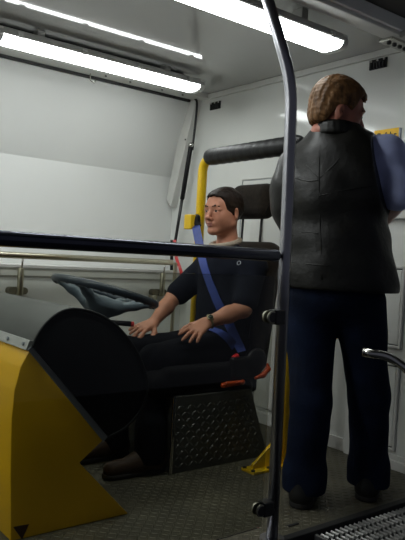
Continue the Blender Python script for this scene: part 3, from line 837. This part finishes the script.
# T-shirt: torso and short sleeves
def sl(sh, el, f): return sh + (el - sh) * f
shirt_pr = torso + [cap(shN, sl(shN, elN, .80), .063, .056, .03), cap(shF, sl(shF, elF, .86), .063, .056, .03)]
tsV = sdf(shirt_pr, .006, .011, ts_cuts + [], (.0035, 9, 3))
tso = obj('tshirt', tsV, 'tshirt', pr, True)
obj('collar', sdf([cap(np.array([2.236, 2.65, 1.090]) + S(.073 * math.cos(a) - .004, .075 * math.sin(a), .022 * math.cos(a)), np.array([2.236, 2.65, 1.090]) + S(.073 * math.cos(a + .3) - .004, .075 * math.sin(a + .3), .022 * math.cos(a + .3)), .0135, None, .008) for a in np.arange(0, 6.28, .3)], .004), 'collar', pr, True)
tpr = legs + [cap(anN + S(.005, 0, .12), anN + S(.005, 0, -.02), .056, .062, .03), cap(anF + S(.005, 0, .12), anF + S(.005, 0, -.02), .056, .062, .03), ell((2.225, 2.65, .57), (.13, .17, .085), I3, .05)]
trV = sdf(tpr, .007, .012, [((0, 0, -1), (0, 0, .055))], (.005, 7, 8))
tro = obj('trousers', trV, 'jeans_dark', pr, True)
for a_, off in ((anN, .018), (anF, 0)):
    hl = a_ + S(.05, 0, 0)
    spv = [cap((hl[0], hl[1], .05), (hl[0] - .10, hl[1] + off * .4, .055), .042, .042, .03), cap((hl[0] - .10, hl[1] + off * .4, .05), (hl[0] - .235, hl[1] + off, .04), .042, .036, .03), cap((hl[0] - .01, hl[1], .06), (hl[0] - .035, hl[1], .15), .044, .046, .03), cap((hl[0] - .06, hl[1] + off * .3, .075), (hl[0] - .12, hl[1] + off * .5, .055), .040, .036, .03)]
    sh = obj('shoe', sdf(spv, .006, 0, [((0, 0, -1), (0, 0, .012))]), 'shoe_brown', pr, True)
    obj('sole', sdf([cap((hl[0], hl[1], .015), (hl[0] - .235, hl[1] + off, .015), .043, .040, .02)], .005, 0, [((0, 0, -1), (0, 0, .001)), ((0, 0, 1), (0, 0, .024))]), 'sole', sh, True)
ts_t = bvh(tsV); tr_t = bvh(trV)
# wrist watch
wd = (wrN - elN) / np.linalg.norm(wrN - elN); wc = wrN - wd * .022
wa = obj('watch_strap', torus(wc, wd, .0315, .0055, 28, 8), 'watch_metal', pr, True)
tw = (CAM - wc); tw -= wd * (tw @ wd); tw /= np.linalg.norm(tw); tw = tw + np.array([0, 0, .8]); tw -= wd * (tw @ wd); tw /= np.linalg.norm(tw)
obj('watch_case', cyl(wc + tw * .028, wc + tw * .039, .0165, 18, .003), 'watch_metal', wa, True)
obj('watch_face', cyl(wc + tw * .0385, wc + tw * .040, .0125, 18), 'watch_face', wa, True)
p, n = hit(ts_t, 239, 263)
if p is not None: obj('shirt_emblem', torus(p + n * .001, n, .010, .0022, 16, 6), 'emblem', tso, True)

# ---------------- seat belt
t = thing('seat_belt', tuple(ANC), 'blue seat belt across the chest of the seated driver', 'seat belt')
pts = [ANC + S(-.012, -.01, -.03)]; nn = [S(-.75, -.6, .2)]
for q in ((200.5, 247), (204, 262), (208.5, 277), (214, 292), (220.5, 307), (228, 322), (234, 336)):
    p, n = hit(ts_t, *q)
    if p is not None: pts.append(p + n * .006); nn.append(n)
pts.append(S(2.19, 2.425, .545)); nn.append(S(-.2, -1, .1))
mid = pts[0] * .5 + pts[1] * .5; pts.insert(1, mid); nn.insert(1, S(-.75, -.6, .2))
for i in range(2, len(nn) - 1): nn[i] = nn[i - 1] * .5 + nn[i] * .5
SP = spline(pts, 6); SN = spline(nn, 6)
obj('shoulder_strap', ribbon(SP, SN, .047, .003), 'belt_blue', t)
pts = []; nn = []
for q in ((234, 347), (226, 338), (215, 331), (204, 324), (194, 318.5), (184, 316)):
    pp_, n = hit(ts_t, *q); p2, n2_ = hit(tr_t, *q)
    if p2 is not None and (pp_ is None or np.linalg.norm(p2 - CAM) < np.linalg.norm(pp_ - CAM)): pp_, n = p2, n2_
    if pp_ is not None: pts.append(pp_ + n * .008); nn.append(n)
if len(pts) > 2:
    obj('lap_strap', ribbon(spline(pts, 4), spline(nn, 4), .046, .003), 'belt_blue', t)

# ---------------- standing man seen from behind
th = math.radians(30); BF = S(math.cos(th), math.sin(th), 0); BR = S(math.sin(th), -math.cos(th), 0); UP = S(0, 0, 1)
RB = np.stack([BF, -BR, UP], 1)
C0 = S(2.125, 1.82, 0)
B = lambda f, r, z: C0 + BF * f + BR * r + UP * z
ps = thing('person', (2.15, 1.78, 0), 'person in black leather vest and blue jeans standing with back turned, looking aside', 'person')
ha = math.radians(-34); hF2 = S(math.cos(ha), math.sin(ha), -.20)
HC = at(338, 110, d=2.70)
HP2, hg2, hR2 = head_prims(HC + UP * (-.012), hF2, (0, 0, 1), 1.06)
HP2 += [ell(hg2(.02, 0, -.10), (.062, .062, .032), hR2, .03), ell(hg2(-.02, 0, -.09), (.07, .064, .05), hR2, .03)]
sL, sR = B(.04, -.15, 1.40), B(.02, .190, 1.475)
eL, eR = B(.17, -.19, 1.20), at(400, 197, d=2.62)
wL, wR = B(.33, -.13, 1.16), B(.34, .12, 1.18)
hL, hRr = at(311, 305, d=2.71), at(363, 302, d=2.72)
kL, kR = at(311, 402, d=2.69), at(369, 398, d=2.78)
aL, aR = S(2.060, 1.845, .09), S(2.375, 1.755, .09)
hL = hL * .6 + (C0 + UP * hL[2] - BR * .10) * .4; hRr = hRr * .6 + (C0 + UP * hRr[2] + BR * .10) * .4
tor2 = [ell(B(0, 0, 1.36), (.125, .20, .16), RB, .06), ell(B(.025, 0, 1.16), (.155, .195, .20), RB, .06), ell(B(.01, 0, .95), (.145, .19, .13), RB, .06),
        cap(sL, sR, .068, None, .05), cap(B(-.015, -.05, 1.49), B(-.015, -.16, 1.43), .05, .055, .05), cap(B(-.015, .05, 1.49), B(-.005, .16, 1.45), .05, .055, .05)]
nk2 = [cap(B(-.025, 0, 1.49), HC + S(-.0, 0, -.08), .066, .066, .03)]
ua2 = [cap(sL, eL, .058, .048, .03), cap(sR, eR, .058, .048, .03)]
fa2 = [cap(eL, wL, .047, .031, .02), cap(eR, wR, .047, .031, .02)]
lg2 = [cap(hL, kL, .098, .070, .04), cap(hRr, kR, .098, .070, .04), cap(kL, aL, .066, .05, .03), cap(kR, aR, .066, .05, .03), ell(B(-.03, 0, .88), (.13, .17, .11), RB, .05)]
ft2 = [cap(aL, aL + BF * .15 - UP * .05, .036, .03, .02), cap(aR, aR + BF * .15 - UP * .05, .036, .03, .02)]
h2 = hand_prims(wL, BF * .35 + BR * .8 - UP * .1, BF * .9 + UP * .3, -1 if False else 1, curl=(.5, .6, .5)) + hand_prims(wR, BF * .35 - BR * .8 - UP * .1, BF * .9 + UP * .3, -1, curl=(.5, .6, .5))
obj('body', sdf(HP2 + nk2 + tor2 + ua2 + fa2 + h2 + lg2 + ft2, .0045), 'skin_ruddy', ps, True)
head_extras(hg2, hR2, 1.06, ps, 'lips_ruddy', 'hair_brown')
hp2 = [ell(hg2(-.016, 0, .038), np.array((.108, .086, .108)) * 1.06, hR2, .02), ell(hg2(.034, 0, .070), np.array((.058, .064, .046)) * 1.06, hR2, .03),
       ell(hg2(-.056, 0, -.025), np.array((.056, .072, .058)) * 1.06, hR2, .03)]
obj('hair', sdf(hp2, .0035, fn=hairfn(hg2, hR2, 1.06, .070, .012, -.064, 9, .0045, 44)), 'hair_brown', ps, True)
# shirt: sleeves and a torso under the vest
shp = tor2 + [cap(sL, sl(sL, eL, .90), .060, .060, .03), cap(sR, sl(sR, eR, .92), .056, .060, .03)]
obj('shirt', sdf(shp, .007, .010, [((0, 0, -1), (0, 0, .93)), ((0, 0, 1), (0, 0, 1.56))], (.005, 8, 4)), 'shirt_blue', ps, True)
# leather vest
vp = [ell(B(0, 0, 1.33), (.125, .195, .15), RB, .06), ell(B(-.02, -.01, 1.28), (.15, .215, .18), RB, .06), ell(B(.0, .01, 1.06), (.18, .215, .22), RB, .06), ell(B(.0, .025, .93), (.185, .238, .16), RB, .06), ell(B(.0, -.185, 1.30), (.12, .085, .15), RB, .05),
      cap(B(-.02, -.05, 1.515), B(-.01, -.165, 1.425), .055, .066, .05), cap(B(-.02, .05, 1.515), B(-.005, .135, 1.48), .055, .062, .05), cap(B(-.045, -.04, 1.545), B(-.045, .04, 1.545), .042, None, .03), ell(B(-.02, .13, 1.36), (.12, .095, .15), RB, .05), cap(B(-.04, -.05, 1.50), B(-.04, .05, 1.50), .068, None, .03), ell(B(-.05, 0, 1.43), (.10, .15, .10), RB, .04)]
veV = sdf(vp, .006, .014, [((0, 0, -1), (0, 0, .905)), (BR * 1.0 + UP * .24 - BF * .1, B(-.05, .165, 1.44))], (.0065, 6.5, 12))
veo = obj('vest', veV, 'leather_vest', ps, True)
ve_t = bvh(veV)
def seam(px):
    P = []; 
    for q in px:
        p, n = hit(ve_t, *q)
        if p is not None: P.append(p + n * .0005)
    if len(P) > 1: obj('seam', tube(spline(P, 4), .0021, 6), 'leather_vest', veo, True)
seam([(320, 128), (319, 160), (319, 190), (320, 220), (321, 250), (322, 280)])
for q in ([(297, 143), (306, 165), (319, 178)], [(352, 140), (338, 160), (320, 178)], [(296, 178), (308, 181), (319, 180)], [(319, 196), (345, 190), (372, 186)], [(292, 236), (305, 232), (319, 234)], [(320, 240), (355, 240), (392, 244)], [(292, 262), (330, 266), (396, 268)]):
    seam(q)
nk0 = B(-.025, 0, 1.49); nk1 = HC + S(0, 0, -.08)
def ring(a, z, rad):
    c = nk0 + (nk1 - nk0) * (z - nk0[2]) / (nk1[2] - nk0[2])
    return c + BF * rad * math.cos(a) + BR * rad * math.sin(a) + UP * .012 * -math.cos(a)
obj('vest_collar', sdf([cap(ring(a, zz, rr_), ring(a + .25, zz, rr_), .0125, None, .012) for a in np.arange(.9, 5.3, .25) for zz, rr_ in ((1.535, .088), (1.552, .083), (1.566, .079))], .005), 'leather_vest', veo, True)
# jeans
jp = lg2[:2] + [cap(kL, aL + UP * -.0, .072, .066, .03), cap(kR, aR, .072, .066, .03), lg2[4], cap(aL + UP * .04, aL - UP * .02, .073, .078, .03), cap(aR + UP * .04, aR - UP * .02, .073, .078, .03)]
obj('jeans', sdf(jp, .007, .013, [((0, 0, -1), (0, 0, .055)), ((0, 0, 1), (0, 0, .97))], (.0075, 6, 21)), 'jeans_blue', ps, True)
for a_ in (aL, aR):
    hl = a_ - BF * .045
    spv = [cap((hl[0], hl[1], .048), S(hl[0], hl[1], .05) + BF * .12, .046, .046, .03), cap(S(hl[0], hl[1], .048) + BF * .12, S(hl[0], hl[1], .042) + BF * .235, .046, .038, .03), cap((hl[0], hl[1], .05), (hl[0], hl[1], .10), .045, .046, .03)]
    sh = obj('shoe', sdf(spv, .006, 0, [((0, 0, -1), (0, 0, .014))]), 'shoe_black', ps, True)
    obj('sole', sdf([cap((hl[0], hl[1], .015), S(hl[0], hl[1], .015) + BF * .235, .048, .042, .02)], .005, 0, [((0, 0, -1), (0, 0, .001)), ((0, 0, 1), (0, 0, .028))]), 'sole', sh, True)
